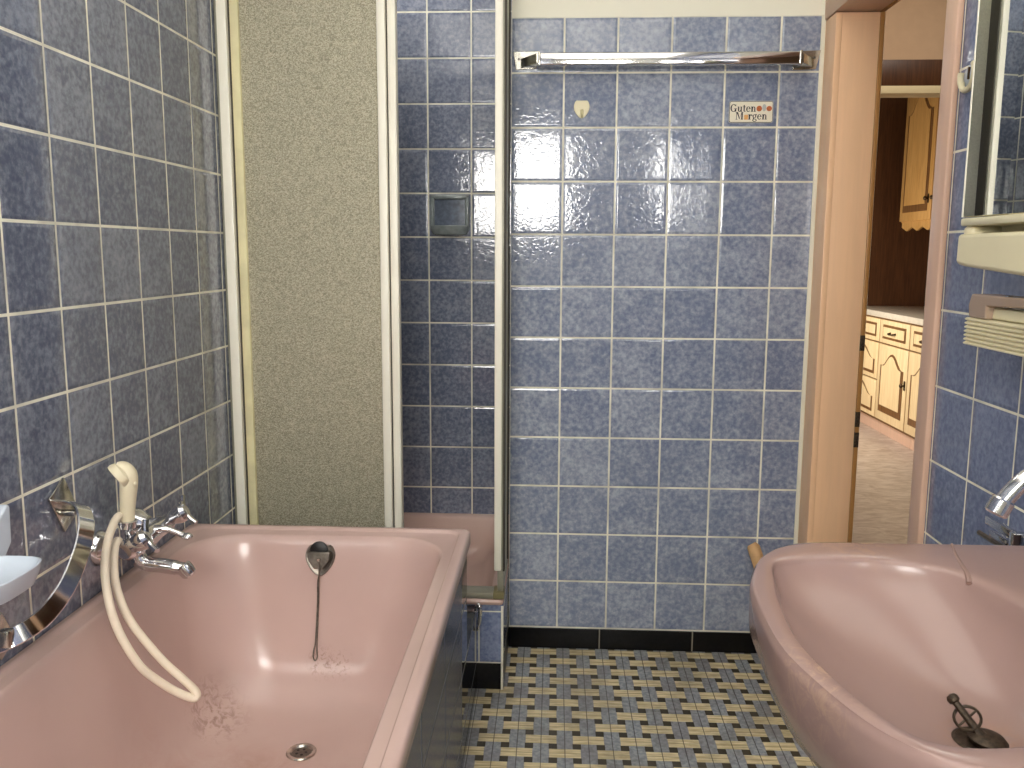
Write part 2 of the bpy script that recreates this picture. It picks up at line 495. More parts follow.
# head
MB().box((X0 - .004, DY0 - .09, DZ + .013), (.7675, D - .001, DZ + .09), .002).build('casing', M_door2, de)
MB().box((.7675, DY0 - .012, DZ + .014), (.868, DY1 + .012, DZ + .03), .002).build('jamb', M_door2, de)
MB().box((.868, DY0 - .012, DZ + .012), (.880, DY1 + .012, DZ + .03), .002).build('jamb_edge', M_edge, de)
# near side
MB().box((.754, 1.733, 0), (.7675, DY0 - .001, DZ + .012), .004, 3).build('casing', M_casing, de)
MB().box((.7675, DY0 - .012, 0), (.880, DY0 - .001, DZ + .012)).build('jamb', M_casing, de)
kp = MB()
for z in (.98, .76, .70):
    kp.box((.8675, DY1 - .0085, z - .022), (.8805, DY1 - .003, z + .022), .0008)
kp.build('strike_plate', M_rust, de)

struct(MB().box((.738, D - .005, .07), (.7505, D + .001, 1.89), .002).build('trim_5', M_plaster))

# ------------------------------------------------------------------ kitchen beyond the doorway
KX = 2.25
slab('floor_kitchen', (XR + .12, -.5, -.1), (3.0, 7.6, -.0005), M_lino)
slab('ceiling_kitchen', (XR + .12, -.5, 2.7), (3.0, 7.6, 2.8), M_ceil)
slab('wall_kitchen_right', (2.85, -.5, 0), (2.95, 7.6, 2.7), M_brown)
slab('wall_kitchen_end', (XR + .02, 6.60, 0), (2.85, 6.7, 2.7), M_brown)
slab('wall_kitchen_near', (XR + .12, -.5, 0), (2.85, -.4, 2.7), M_kwall)
slab('wall_kitchen_left', (XR + .02, D + .1, 0), (XR + .118, 6.6, 2.7), M_kwall)
# partition with a wide opening, dark header board and cream strip
slab('wall_kitchen_header', (XR + .118, 4.2, 2.118), (2.85, 4.3, 2.7), M_kwall)
struct(MB().box((XR + .119, 4.19, 2.002), (2.2, 4.30, 2.118), .003).build('trim_3', M_brown))
struct(MB().box((XR + .119, 4.185, 1.966), (2.2, 4.30, 2.001), .003).build('trim_4', M_kcream))
slab('wall_kitchen_pier', (2.2, 4.2, 0), (2.85, 4.3, 2.118), M_kwall)

def arch_pts(y0, y1, z0, z1, rise):
    """cathedral-arched outline in (y,z)"""
    w = y1 - y0; c = (y0 + y1) / 2
    pts = [(y0, z0), (y1, z0), (y1, z1 - rise)]
    for k in range(13):
        a = k / 12
        y = y1 - w * a
        q = (y - c) / (w / 2)
        z = z1 - rise + rise * math.cos(max(-1, min(1, q * 1.25)) * PI / 2) ** 1.5 if abs(q) < .8 else z1 - rise
        pts.append((y, z))
    pts.append((y0, z1 - rise))
    out = []
    for p_ in pts:
        if not out or (abs(p_[0]-out[-1][0]) + abs(p_[1]-out[-1][1])) > 1e-5: out.append(p_)
    return out
def inset_poly(pts, d):
    c = (sum(p[0] for p in pts)/len(pts), sum(p[1] for p in pts)/len(pts))
    w = max(p[0] for p in pts) - min(p[0] for p in pts); h = max(p[1] for p in pts) - min(p[1] for p in pts)
    return [(c[0] + (p[0]-c[0]) * (1 - 2*d/w), c[1] + (p[1]-c[1]) * (1 - 2*d/h)) for p in pts]
def cab_door(par, x, y0, y1, z0, z1, mat, rise, handle_at):
    d = MB().box((x - .018, y0 + .006, z0), (x, y1 - .006, z1), .003).build('door', mat, par)
    ol = arch_pts(y0 + .06, y1 - .06, z0 + .06, z1 - .05, rise)
    MB().prism(ol, lambda a, b, t: (t, a, b), x - .0185, x - .0215).build('moulding', M_oak_dark, d)
    MB().prism(inset_poly(ol, .03), lambda a, b, t: (t, a, b), x - .0215, x - .027).build('raised_panel', mat, d, bevel=.004)
    if handle_at:
        y, z = handle_at
        MB().lathe([(.006, 0), (.006, .012), (.014, .018), (.015, .026), (.008, .032)], (x - .018, y, z), (-1, 0, 0), 12).box((x - .022, y - .012, z - .03), (x - .018, y + .012, z + .03), .003).build('knob', M_bronze, d)
    return d
def cab_drawer(par, x, y0, y1, z0, z1, mat, arch=False):
    d = MB().box((x - .018, y0 + .006, z0), (x, y1 - .006, z1), .003).build('drawer', mat, par)
    if arch:
        ol = arch_pts(y0 + .06, y1 - .06, z0 + .03, z1 - .03, (z1 - z0) * .35)
    else:
        ol = [(y0 + .06, z0 + .03), (y1 - .06, z0 + .03), (y1 - .06, z1 - .03), (y0 + .06, z1 - .03)]
    MB().prism(ol, lambda a, b, t: (t, a, b), x - .0185, x - .0205).build('moulding', M_oak_dark, d)
    MB().prism(inset_poly(ol, .016), lambda a, b, t: (t, a, b), x - .0205, x - .025).build('raised_panel', mat, d, bevel=.003)
    yc, zc = (y0 + y1) / 2, (z0 + z1) / 2
    MB().tube(spline([(x - .024, yc - .045, zc), (x - .045, yc - .035, zc - .005), (x - .048, yc, zc - .008), (x - .045, yc + .035, zc - .005), (x - .024, yc + .045, zc)], 4), .006, 8).build('handle', M_bronze, d)
    return d
units = [(5.955, 6.55, 'drawers', 'pale oak base cabinet with three drawers, furthest left in the kitchen'),
         (5.455, 5.955, 'door', 'pale oak base cabinet with one drawer over an arched door, middle of the kitchen row'),
         (4.955, 5.455, 'door', 'pale oak base cabinet half hidden by the near door frame in the kitchen')]
for y0, y1, kind, lab in units:
    c = thing('base_cabinet', (KX + .3, (y0+y1)/2, 0), lab, 'cabinet', 'kitchen base cabinets')
    MB().box((KX, y0 + .001, .09), (KX + .58, y1 - .001, .80)).build('carcass', M_oak_dark, c, smooth=0)  # carcass coloured dark so the gaps between the fronts look shaded
    MB().box((KX + .03, y0 + .001, 0), (KX + .05, y1 - .001, .09)).build('plinth', M_casing, c, smooth=0)
    if kind == 'drawers':
        cab_drawer(c, KX, y0, y1, .635, .79, M_oak)
        cab_drawer(c, KX, y0, y1, .375, .625, M_oak, True)
        cab_drawer(c, KX, y0, y1, .11, .365, M_oak, True)
    else:
        cab_drawer(c, KX, y0, y1, .635, .79, M_oak)
        cab_door(c, KX, y0, y1, .11, .625, M_oak, .09, (y0 + .03, .40))
tag(MB().box((KX - .025, 4.94, .802), (KX + .59, 6.59, .842), .004).build('worktop', M_top), 'pale kitchen worktop lying along the oak base cabinets', 'worktop')
c = thing('wall_cabinet', (2.68, 5.88, 1.44), 'honey oak wall cabinet with an arched door above the worktop', 'cabinet')
MB().box((2.5, 5.36, 1.452), (2.849, 6.40, 2.40)).build('carcass', M_honey, c, smooth=0)
cab_door(c, 2.5, 5.88, 6.40, 1.46, 2.37, M_honey, .13, (5.93, 1.60))
cab_door(c, 2.5, 5.36, 5.88, 1.46, 2.37, M_honey, .13, (5.83, 1.60))
vp = [(5.36, 1.452), (6.40, 1.452)]
for k in range(25):
    y = 6.40 - 1.04 * k / 24
    vp.append((y, 1.405 + .014 * math.cos(k * PI / 2)))
MB().prism(vp, lambda a, b, t: (t, a, b), 2.505, 2.520).build('valance', M_honey, c)

# ------------------------------------------------------------------ bath
def rrect(x0, x1, y0, y1, r, z, n=9):
    pts = []
    for cx, cy, a0 in ((x1 - r, y1 - r, 0), (x0 + r, y1 - r, PI/2), (x0 + r, y0 + r, PI), (x1 - r, y0 + r, 3*PI/2)):
        for k in range(n):
            a = a0 + (PI/2) * k / (n - 1)
            pts.append((cx + r * math.cos(a), cy + r * math.sin(a), z))
    return pts
BY0, BY1 = .28, 2.004
bath = thing('bathtub', (-.55, 1.1, 0), 'old pink enamel bathtub along the left tiled wall, stained inside', 'bathtub')
ox0, ox1 = XL + .001, -.195
rg = [rrect(ox0, ox1 - 0.0040, BY0, BY1 - 0.0040, .022, .528),
      rrect(ox0, ox1, BY0, BY1, .022, .532),
      rrect(ox0, ox1, BY0, BY1, .022, .554),
      rrect(ox0 + .0005, ox1 - 0.0025, BY0 + .002, BY1 - 0.0025, .020, .5615),
      rrect(ox0 + .001, ox1 - 0.0070, BY0 + .006, BY1 - 0.0070, .018, .5635),
      rrect(ox0 + .016, ox1 - 0.0230, BY0 + .02, BY1 - 0.0200, .03, .5635),
      rrect(ox0 + .0175, ox1 - 0.0245, BY0 + .022, BY1 - 0.0215, .032, .5625),
      rrect(ox0 + .0195, ox1 - 0.0265, BY0 + .024, BY1 - 0.0235, .034, .5580),
      rrect(ox0 + .021, ox1 - 0.0280, BY0 + .026, BY1 - 0.0250, .036, .5570),
      rrect(ox0 + .040, ox1 - 0.0470, BY0 + .05, BY1 - 0.0520, .125, .5562),
      rrect(ox0 + .0425, ox1 - 0.0495, BY0 + .054, BY1 - 0.0545, .128, .5550),
      rrect(ox0 + .046, ox1 - 0.0530, BY0 + .06, BY1 - 0.0580, .13, .549),
      rrect(ox0 + .050, ox1 - 0.0560, BY0 + .07, BY1 - 0.0630, .135, .535),
      rrect(ox0 + .058, ox1 - 0.0640, BY0 + .085, BY1 - 0.0720, .14, .50),
      rrect(ox0 + .080, ox1 - 0.0830, BY0 + .15, BY1 - 0.0960, .145, .38),
      rrect(ox0 + .098, ox1 - 0.1000, BY0 + .21, BY1 - 0.1240, .15, .28),
      rrect(ox0 + .115, ox1 - 0.1160, BY0 + .27, BY1 - 0.1510, .15, .225),
      rrect(ox0 + .140, ox1 - 0.1380, BY0 + .32, BY1 - 0.1840, .15, .192),
      rrect(ox0 + .175, ox1 - 0.1730, BY0 + .38, BY1 - 0.2210, .14, .176),
      rrect(ox0 + .24, ox1 - 0.2380, BY0 + .5, BY1 - 0.3060, .10, .170)]
MB().rings(rg, False, True).build('tub_shell', M_tub, bath, smooth=70)
# drain
dr = MB().lathe([(.030, -.001), (.032, .002), (.030, .0045), (.024, .004), (.021, .0005), (.0205, -.0)], (-.527, 1.668, .1705), (0, 0, 1), 28, True, False).build('drain', M_chrome_worn, bath)
MB().lathe([(.021, 0), (.014, .0012), (.004, .002)], (-.527, 1.668, .1708), (0, 0, 1), 20).build('strainer', M_nickel, dr)
sm = MB()
for k in range(5):
    a = 2 * PI * k / 5
    sm.lathe([(.0035, 0), (.003, .0006)], (-.527 + .010 * math.cos(a), 1.668 + .010 * math.sin(a), .1722), (0, 0, 1), 8)
sm.build('strainer_hole', M_black, dr)
# overflow plate, heart shaped, with plug parked in it
def on_end(x, z, off=0.0):
    # point on the sloping end wall of the tub
    y = BY1 - .072 - (.50 - z) * (.024 / .12) if z > .38 else BY1 - .096 - (.38 - z) * .28
    return Vector((x, y - off, z))
hp = []
for k in range(28):
    a = 2 * PI * k / 28
    x = .036 * math.sin(a) * (1.0 if math.cos(a) > 0 else (1 - .28 * (-math.cos(a)) ** 1.5))
    z = .033 * math.cos(a) if math.cos(a) > 0 else .047 * math.cos(a)
    if math.cos(a) > .75: z = .033 * .75 - (math.cos(a) - .75) * .02
    hp.append((x, z))
OX, OZ = -.549, .512
ov = MB().rings([[on_end(OX + x*s_, OZ + z*s_, o_) for x, z in hp] for s_, o_ in ((1.0, -.003), (1.0, .003), (.95, .0065), (.88, .0065), (.82, .005), (.4, .005))], False, True).build('overflow_plate', M_nickel, bath)
MB().lathe([(.019, 0), (.0215, .003), (.0215, .007), (.018, .009), (.004, .010)], on_end(OX - .001, OZ + .014, .005), (0, -1, .12), 28).build('plug', M_black, ov)
pc = [(-.027, .013), (.027, .013), (.024, -.008), (.010, -.026), (-.010, -.026), (-.024, -.008)]
MB().rings([[on_end(OX + x, OZ + z, o_) for x, z in pc] for o_ in (.004, .0185)], True, True).build('plug_clip', M_nickel, ov, bevel=.002)
MB().lathe([(.005, 0), (.004, .004)], on_end(OX + .001, OZ - .004, .018), (0, -1, 0), 10).build('screw', M_chrome_worn, ov)
ch = [on_end(OX + .003, OZ - .005, .026), on_end(OX + .004, OZ - .03, .022), on_end(OX - .002, OZ - .06, .012), on_end(OX - .003, .40, .006), on_end(OX - .004, .32, .006), on_end(OX - .007, .30, .006), on_end(OX - .008, .285, .006), on_end(OX - .003, .276, .006), on_end(OX + .002, .285, .006), on_end(OX + .0, .305, .006), on_end(OX + .0, .40, .007), on_end(OX + .001, OZ - .06, .013), on_end(OX + .004, OZ - .02, .024)]
MB().tube(spline(ch, 6), .0016, 6).build('chain', M_nickel, ov)

# ------------------------------------------------------------------ shower: tray and enclosure
tray = thing('shower_tray', (-.5, 2.66, .268), 'pink shower tray in the corner behind the bathtub', 'shower tray')
tx0, tx1, ty0, ty1 = XL + .001, SX - .001, SY - .006, DS - .001
MB().rings([rrect(tx0, tx1 - .002, ty0 + .004, ty1, .012, .252, 6), rrect(tx0, tx1, ty0, ty1, .014, .258, 6), rrect(tx0, tx1, ty0, ty1, .014, .264, 6), rrect(tx0, tx1 - .004, ty0 + .005, ty1, .014, .270, 6),
            rrect(tx0 + .03, tx1 - .035, ty0 + .055, ty1 - .03, .02, .270, 6), rrect(tx0 + .038, tx1 - .042, ty0 + .062, ty1 - .038, .04, .262, 6),
            rrect(tx0 + .06, tx1 - .06, ty0 + .085, ty1 - .06, .06, .185, 6), rrect(tx0 + .1, tx1 - .1, ty0 + .12, ty1 - .10, .06, .145, 6), rrect(tx0 + .2, tx1 - .2, ty0 + .2, ty1 - .2, .05, .138, 6)], False, True).build('tray_shell', M_tray, tray, smooth=60)

enc = thing('shower_enclosure', (-.5, SY + .03, .288), 'shower enclosure with cream frame and textured olive-grey sliding panel', 'shower screen')
ZT = 1.96
ZB = .2702
P0 = SY + .012   # frame plane centre
# wall profile on the left, yellowed seal beside it
MB().box((XL + .001, P0 - .006, ZB), (-.877, P0 + .02, ZT), .001).build('wall_seal', M_alu_grey, enc)
MB().box((-.877, P0 - .018, ZB), (-.852, P0 + .02, ZT), .002).build('wall_profile', M_alu, enc)
# sliding panel
sp = MB().box((-.825, P0 - .002, ZB + .01), (-.460, P0 + .003, ZT - .02)).build('sliding_panel', M_frost, enc, smooth=0)
MB().box((-.852, P0 - .004, ZB + .01), (-.845, P0 + .012, ZT - .02), .001).build('gap_shadow', M_darkgap, sp)  # dark strip painted in for the shadow beside the wall profile
MB().box((-.845, P0 - .012, ZB + .008), (-.822, P0 + .010, ZT - .018), .003).build('panel_stile', M_seal, sp)
MB().box((-.463, P0 - .014, ZB + .008), (-.440, P0 + .010, ZT - .018), .004).build('panel_stile', M_alu, sp)
MB().box((-.441, P0 - .002, ZB + .01), (-.435, P0 + .012, ZT - .02), .001).build('gap_shadow', M_darkgap, sp)  # dark strip standing in for the shaded gap between the stiles
# second panel, slid open behind the first: only its leading stile shows
MB().box((-.436, P0 - .010, ZB + .008), (-.414, P0 + .022, ZT - .018), .004).box((-.430, P0 - .0125, ZB + .008), (-.427, P0 - .009, ZT - .018)).build('leading_stile', M_alu, enc)
MB().box((-.81, P0 + .028, ZB + .01), (-.436, P0 + .032, ZT - .02)).build('rear_panel', M_frost, enc, smooth=0)
# front corner post
MB().box((-.1575, P0 - .016, .352), (-.1375, P0 + .02, ZT), .003).build('corner_post', M_alu, enc)
MB().box((-.1375, P0 - .012, .356), (-.1335, P0 + .018, ZT), .001).build('corner_post', M_alu_grey, enc)
MB().box((-.1335, P0 - .013, .35), (-.1285, P0 + .02, ZT), .001).build('corner_gasket', M_darkgap, enc)
MB().box((-.149, P0 - .010, ZB + .02), (-.1325, P0 + .018, .354), .002).build('corner_bracket', M_alu_grey, enc)
# top and bottom rails
MB().box((-.852, P0 - .024, ZT - .018), (-.1355, P0 + .04, ZT + .03), .003).build('top_rail', M_alu, enc)
MB().box((-.852, P0 - .017, ZB), (-.160, P0 + .036, ZB + .018), .003).build('bottom_rail', M_alu_grey, enc)
MB().box((-.160, P0 - .018, ZB), (-.1295, P0 + .036, ZB + .02), .002).build('corner_joint', M_olive, enc)
# side panel towards the room
MB().box((-.150, P0 + .036, ZB), (-.134, D - .002, ZB + .02), .002).build('side_rail', M_alu_grey, enc)
MB().box((-.150, P0 + .042, ZT), (-.128, D - .002, ZT + .03), .002).build('side_rail', M_alu_grey, enc)
MB().box((-.141, P0 + .025, ZB + .02), (-.1365, D - .012, ZT)).build('side_panel', M_frost2, enc, smooth=0)
MB().box((-.146, D - .014, ZB + .02), (-.1315, D - .002, ZT), .002).build('side_profile', M_darkgap, enc)

# soap holder in the shower wall: one relief tile
sh = thing('wall_soap_holder', (-.372, DS, 1.28), 'glazed blue ceramic soap holder set in the shower tiles', 'soap holder')
M_soap = simple('blue_glaze', srgb(104, 114, 132), .1, var=.25, vscale=60)
M_soapl = simple('blue_glaze_light', srgb(138, 146, 146), .12, var=.12, vscale=60)
sx0, sx1, sz0, sz1 = -.440, -.300, 1.283, 1.428
fr = MB()
fr.box((sx0, DS - .016, sz0 + .02), (sx0 + .016, DS - .0005, sz1), .006, 3).box((sx1 - .016, DS - .016, sz0 + .02), (sx1, DS - .0005, sz1), .006, 3).box((sx0, DS - .016, sz1 - .016), (sx1, DS - .0005, sz1), .006, 3)
fr.build('surround', M_soapl, sh)
MB().box((sx0 + .012, DS - .003, sz0 + .03), (sx1 - .012, DS - .0005, sz1 - .012)).build('recess_back', M_soap, sh)
lp = []
for k in range(17):
    a = PI * k / 16
    lp.append(((sx0+sx1)/2 + .068 * math.cos(a), DS - .001 - .055 * math.sin(a) ** .6))
MB().rings([[(a, b, z) for a, b in [((sx0+sx1)/2 + (x - (sx0+sx1)/2) * s_, DS - .001 - (DS - .001 - y) * s_) for x, y in lp]] for s_, z in ((.55, sz0 + .003), (.86, sz0 + .008), (.98, sz0 + .022), (1.0, sz0 + .036), (.95, sz0 + .038), (.88, sz0 + .028), (.5, sz0 + .02))], True, True).build('dish', M_soapl, sh)

# ------------------------------------------------------------------ chrome hook by the shower plinth
hk = thing('pipe_hook', (-.207, 2.19, .25), 'small curved chrome hook on the dark ledge side beside the shower plinth', 'hook')
MB().tube(spline([(-.206, 2.235, .2500), (-.2005, 2.235, .268), (-.1945, 2.233, .264), (-.1935, 2.231, .240), (-.196, 2.229, .215), (-.2005, 2.228, .195)], 6), [.005]*12 + [.006]*7 + [.005]*6 + [.0035]*5 + [.002], 10).build('hook_arm', M_chrome, hk)
MB().lathe([(.008, 0), (.007, .002)], (-.207, 2.235, .2500), (0, 0, 1), 14).build('hook_plate', M_chrome, hk)

# ------------------------------------------------------------------ bath mixer on the left wall
mx = thing('bath_mixer', (XL, 1.66, .65), 'chrome two-handle bath mixer tap on the left wall above the bathtub', 'tap')
for y in (1.575, 1.725):
    MB().lathe([(.036, 0), (.036, .003), (.030, .012), (.022, .022), (.019, .028)], (XL + .0005, y, .650), (1, 0, 0), 24).build('escutcheon', M_chrome, mx)
    MB().lathe([(.014, .0), (.014, .02), (.020, .022), (.020, .038), (.015, .040)], (XL + .024, y, .650), (1, 0, 0), 20).build('inlet_nut', M_chrome, mx)
bd = MB()
bd.tube([(-.826, 1.555, .650), (-.826, 1.565, .650), (-.826, 1.61, .650), (-.826, 1.65, .650), (-.826, 1.69, .650), (-.826, 1.735, .650), (-.826, 1.745, .650)], [.014, .020, .019, .024, .019, .020, .014], 18)
bd.build('body', M_chrome, mx)
def mix_handle(y, ang):
    e = MB().lathe([(.013, 0), (.016, .008), (.020, .018), (.020, .030), (.014, .038), (.006, .040)], (-.815, y, .660), (.80, .1, .45), 20).build('handle', M_chrome, mx)
    d = Vector((.80, .1, .45)).normalized()
    c0 = Vector((-.815, y, .660)) + d * .034
    side = Vector((0, math.cos(ang), math.sin(ang))); side = (side - d * side.dot(d)).normalized()
    MB().tube([c0 - side * .034 + d * .010, c0 - side * .022 + d*.004, c0 - side * .008, c0 + side * .008, c0 + side * .022 + d*.004, c0 + side * .034 + d * .010], .01, flat=(.016, .009), up=side.cross(d)).build('handle_wing', M_chrome, e)
mix_handle(1.562, 1.15)
mix_handle(1.735, 1.35)
dv = MB().tube([(-.812, 1.655, .662), (-.79, 1.658, .664), (-.77, 1.66, .656), (-.755, 1.66, .650)], [.011, .007, .006, .007], 12).build('diverter_lever', M_chrome, mx)
MB().sphere((-.748, 1.66, .648), .0095, 12, (1.3, 1, .8)).build('lever_knob', M_chrome, dv)
spt = MB().tube(spline([(-.836, 1.62, .640), (-.833, 1.62, .615), (-.815, 1.622, .602), (-.785, 1.624, .598), (-.755, 1.626, .593), (-.740, 1.628, .589)], 5), [.016]*8 + [.0145]*12 + [.013]*5 + [.013], 14).build('spout', M_chrome, mx)
MB().lathe([(.012, -.008), (.0155, -.004), (.0165, .006), (.0150, .016), (.011, .020)], (-.742, 1.628, .593), (.55, .05, -.8), 18).build('aerator', M_chrome, spt)
MB().tube(spline([(-.836, 1.60, .655), (-.836, 1.595, .680), (-.834, 1.592, .690)], 4), .009, 12).lathe([(.010, 0), (.016, .006), (.018, .020), (.013, .022)], (-.836, 1.592, .682), (.05, -.02, 1), 16).build('cradle', M_chrome, mx)

# hand shower resting in the cradle, with its hose
hs = thing('hand_shower', (-.836, 1.592, .69), 'cream plastic hand shower with looped hose hanging into the bathtub', 'hand shower')
def Q(u, v, y):   # point at depth y seen at photo pixel (used once to lay out the hose shape)
    r = af + ax * ((u - CX) / F) + ad * ((v - CY) / F)
    k = y / r.y
    return Vector((r.x * k, y, H + r.z * k))
h0 = Vector((-.836, 1.592, .688))
hp_ = spline([h0, h0 + Vector((.002, -.002, .03)), h0 + Vector((.006, -.003, .065)), h0 + Vector((.009, -.003, .092)), h0 + Vector((.009, -.004, .110)), h0 + Vector((.002, -.007, .121)), h0 + Vector((-.008, -.010, .122))], 5)
rr = [.0125 + .0045 * min(1, i / 14) for i in range(len(hp_))]
for i in range(len(hp_)):
    if i > 20: rr[i] = .0165 - .004 * (i - 20) / (len(hp_) - 21)
MB().tube(hp_, rr, 16).build('handle', M_hose, hs)
hd = MB().lathe([(.010, -.014), (.0235, -.006), (.026, .002), (.025, .008), (.021, .009)], h0 + Vector((-.003, -.012, .110)), (-.75, -.5, -.62), 22).build('spray_head', M_hose, hs)
MB().lathe([(.020, 0), (.006, .0015)], h0 + Vector((-.003, -.012, .110)) + Vector((-.75, -.5, -.62)).normalized() * .0088, (-.75, -.5, -.62), 18).build('spray_face', M_chrome_worn, hd)
MB().lathe([(.004, 0), (.005, .008), (.003, .010)], h0 + Vector((.018, -.006, .09)), (1, -.3, .2), 10).build('button', M_hose, hs)
hose = [Q(122, 545, 1.585), Q(117, 541, 1.56), Q(114, 556, 1.53), Q(115, 580, 1.51), Q(121, 602, 1.50), Q(131, 622, 1.50), Q(147, 643, 1.50), Q(166, 664, 1.505), Q(184, 680, 1.51), Q(196, 692, 1.512), Q(195, 698, 1.508), Q(186, 696, 1.50),
        Q(173, 690, 1.49), Q(157, 680, 1.475), Q(141, 667, 1.46), Q(127, 647, 1.45), Q(116, 625, 1.45), Q(109, 602, 1.455), Q(105, 573, 1.475), Q(107, 545, 1.51), Q(113, 525, 1.545), Q(119, 516, 1.575), Q(124, 520, 1.60), h0 + Vector((-.001, .004, -.012)), h0 + Vector((0, 0, .002))]
MB().tube(spline(hose, 6), .0078, 12).build('hose', M_hose2, hs)
MB().lathe([(.009, 0), (.0105, .004), (.0105, .022), (.008, .026)], Q(122, 545, 1.585) + Vector((.004, .006, .004)), (-.2, -.8, -.1), 14).build('hose_nut', M_chrome, hs)

# ------------------------------------------------------------------ grab handle with soap dish, left wall
gh = thing('grab_handle', (XL, 1.36, .70), 'chrome flat-band bath grab handle on the left wall', 'grab handle')
def plate(cy, cz, rot, name='wall_plate', sz=(.056, .084)):
    M = Matrix.Translation((XL + .0005, cy, cz)) @ Matrix.Rotation(rot, 4, 'X')
    b = MB().box((0, -sz[0]/2, -sz[1]/2), (.006, sz[0]/2, sz[1]/2), .002, 2, M)
    return b.build(name, M_chrome_worn, gh)
plate(1.462, .772, .5); plate(1.262, .614, .5, sz=(.046, .066))
band = spline([(XL + .006, 1.455, .778), (-.862, 1.445, .782), (-.830, 1.425, .780), (-.806, 1.395, .764), (-.797, 1.37, .738), (-.798, 1.345, .706), (-.800, 1.318, .680), (-.803, 1.285, .661), (-.806, 1.25, .650), (-.812, 1.215, .646), (-.828, 1.195, .640), (-.850, 1.20, .630), (-.870, 1.225, .618), (XL + .006, 1.25, .610)], 6)
MB().tube(band, .01, flat=(.030, .006), up=(1, 0, 0)).build('band', M_chrome, gh)
MB().lathe([(.006, 0), (.006, .025), (.004, .03)], (XL + .005, 1.452, .760), (1, -.2, .1), 12).build('screw', M_chrome_worn, gh)
MB().box((-.838, 1.186, .630), (-.818, 1.204, .658), .004).build('clamp', M_chrome_worn, gh)

sd = thing('soap_dish', (-.85, 1.20, .73), 'pale blue-white soap dish with pointed back plate on left wall', 'soap dish')
# tray
tr = []
for s_, z in ((.55, .708), (.85, .716), (1.0, .738), (1.02, .748), (.97, .749), (.85, .738), (.5, .730)):
    ring = []
    for k in range(28):
        a = 2 * PI * k / 28
        ca, sa = math.cos(a), math.sin(a)
        ring.append((-.834 + .053 * s_ * math.copysign(abs(ca) ** .6, ca), 1.178 + .072 * s_ * math.copysign(abs(sa) ** .6, sa), z + .006))
    tr.append(ring)
MB().rings(tr, True, True).build('tray', M_white, sd)
MB().prism([(1.11, .742), (1.262, .745), (1.282, .765), (1.284, .826), (1.276, .829), (1.215, .785), (1.11, .765)], lambda a, b, t: (t, a, b), XL + .0005, XL + .024).build('back_plate', M_white, sd, bevel=.006)

# ------------------------------------------------------------------ back wall: towel rail, hook, sticker
trl = thing('towel_rail', (.31, D, 1.77), 'long square chrome towel rail across the top of the back wall', 'towel rail')
def rail_plate(x0, x1, sgn):
    poly = [(x0, 1.796), (x1, 1.797), (x1 - .008, 1.748), (x0 + .008, 1.746)] if sgn > 0 else [(x0 - .0, 1.793), (x1, 1.795), (x1 - .012, 1.744), (x0, 1.742)]
    return MB().prism(poly, lambda a, b, t: (a, t, b), D - .0005, D - .006).build('wall_plate', M_chrome_worn, trl, bevel=.0015)
p1 = rail_plate(-.125, -.050, 1); p2 = rail_plate(.664, .740, -1)
ar = [(-.104, D - .004), (-.066, D - .004), (-.050, D - .040), (-.046, D - .046), (-.046, D - .070), (-.058, D - .070)]
MB().prism(ar, lambda a, b, t: (a, b, t), 1.750, 1.777).build('arm', M_chrome_worn, trl, bevel=.002)
MB().prism([(.6185 - x, y) for x, y in ar], lambda a, b, t: (a, b, t), 1.748, 1.774).build('arm', M_chrome_worn, trl, bevel=.002)
MB().box((-.048, D - .072, 1.745), (.668, D - .046, 1.779), .004, 3).build('bar', M_chrome, trl)
MB().box((-.052, D - .074, 1.743), (-.046, D - .044, 1.781), .002).build('end_collar', M_chrome_worn, trl)
MB().box((.664, D - .074, 1.743), (.672, D - .044, 1.781), .002).build('end_collar', M_chrome_worn, trl)
for p_, x in ((p1, -.108), (p2, .722)):
    MB().lathe([(.004, 0), (.003, .002)], (x, D - .006, 1.775), (0, -1, 0), 10).build('screw', M_nickel, p_)

ah = thing('adhesive_hook', (.071, D, 1.64), 'cream adhesive wall hook stuck on the back wall below the towel rail', 'hook')
pts = []
for k in range(24):
    a = 2 * PI * k / 24
    x = .0225 * math.sin(a); z = (.018 * min(1, 1.5 * math.cos(a))) if math.cos(a) > 0 else .031 * math.cos(a)
    if math.cos(a) < 0: x *= (1 - .30 * math.cos(a) ** 2)
    pts.append((.073 + x, 1.643 + z))
MB().prism(pts, lambda a, b, t: (a, t, b), D + .001, D - .005).build('hook_plate', M_cream, ah, bevel=.0015)
MB().tube(spline([(.074, D - .004, 1.634), (.074, D - .010, 1.628), (.074, D - .012, 1.620), (.074, D - .007, 1.614)], 4), [.004, .005, .005, .005, .005, .005, .005, .005, .005, .005, .005, .004, .003], 10).build('hook_tip', M_seal, ah)

# sticker with serif lettering "Guten Morgen" and little breakfast shapes
st = thing('sticker', (.554, D, 1.628), 'small white sticker reading Guten Morgen on the back wall tiles', 'sticker')
M_paper = simple('sticker_paper', srgb(240, 232, 212), .5)
M_ink = simple('black_ink', srgb(36, 32, 32), .6)
M_or = simple('orange_print', srgb(196, 104, 52), .6, var=.3, vscale=200)
M_or2 = simple('light_orange_print', srgb(232, 176, 108), .6, var=.15, vscale=200)
M_gr = simple('grey_print', srgb(190, 190, 186), .6)
X0s, X1s, Z0s, Z1s = .4915, .6165, 1.598, 1.659
def rr2(x0, x1, z0, z1, r):
    return [(p[0], p[1]) for p in rrect(x0, x1, z0, z1, r, 0, 5)]
pf = lambda a, b, t: (a, t, b)
MB().prism(rr2(X0s, X1s, Z0s, Z1s, .006), pf, D + .001, D - .0016).build('border', M_gr, st, smooth=0)
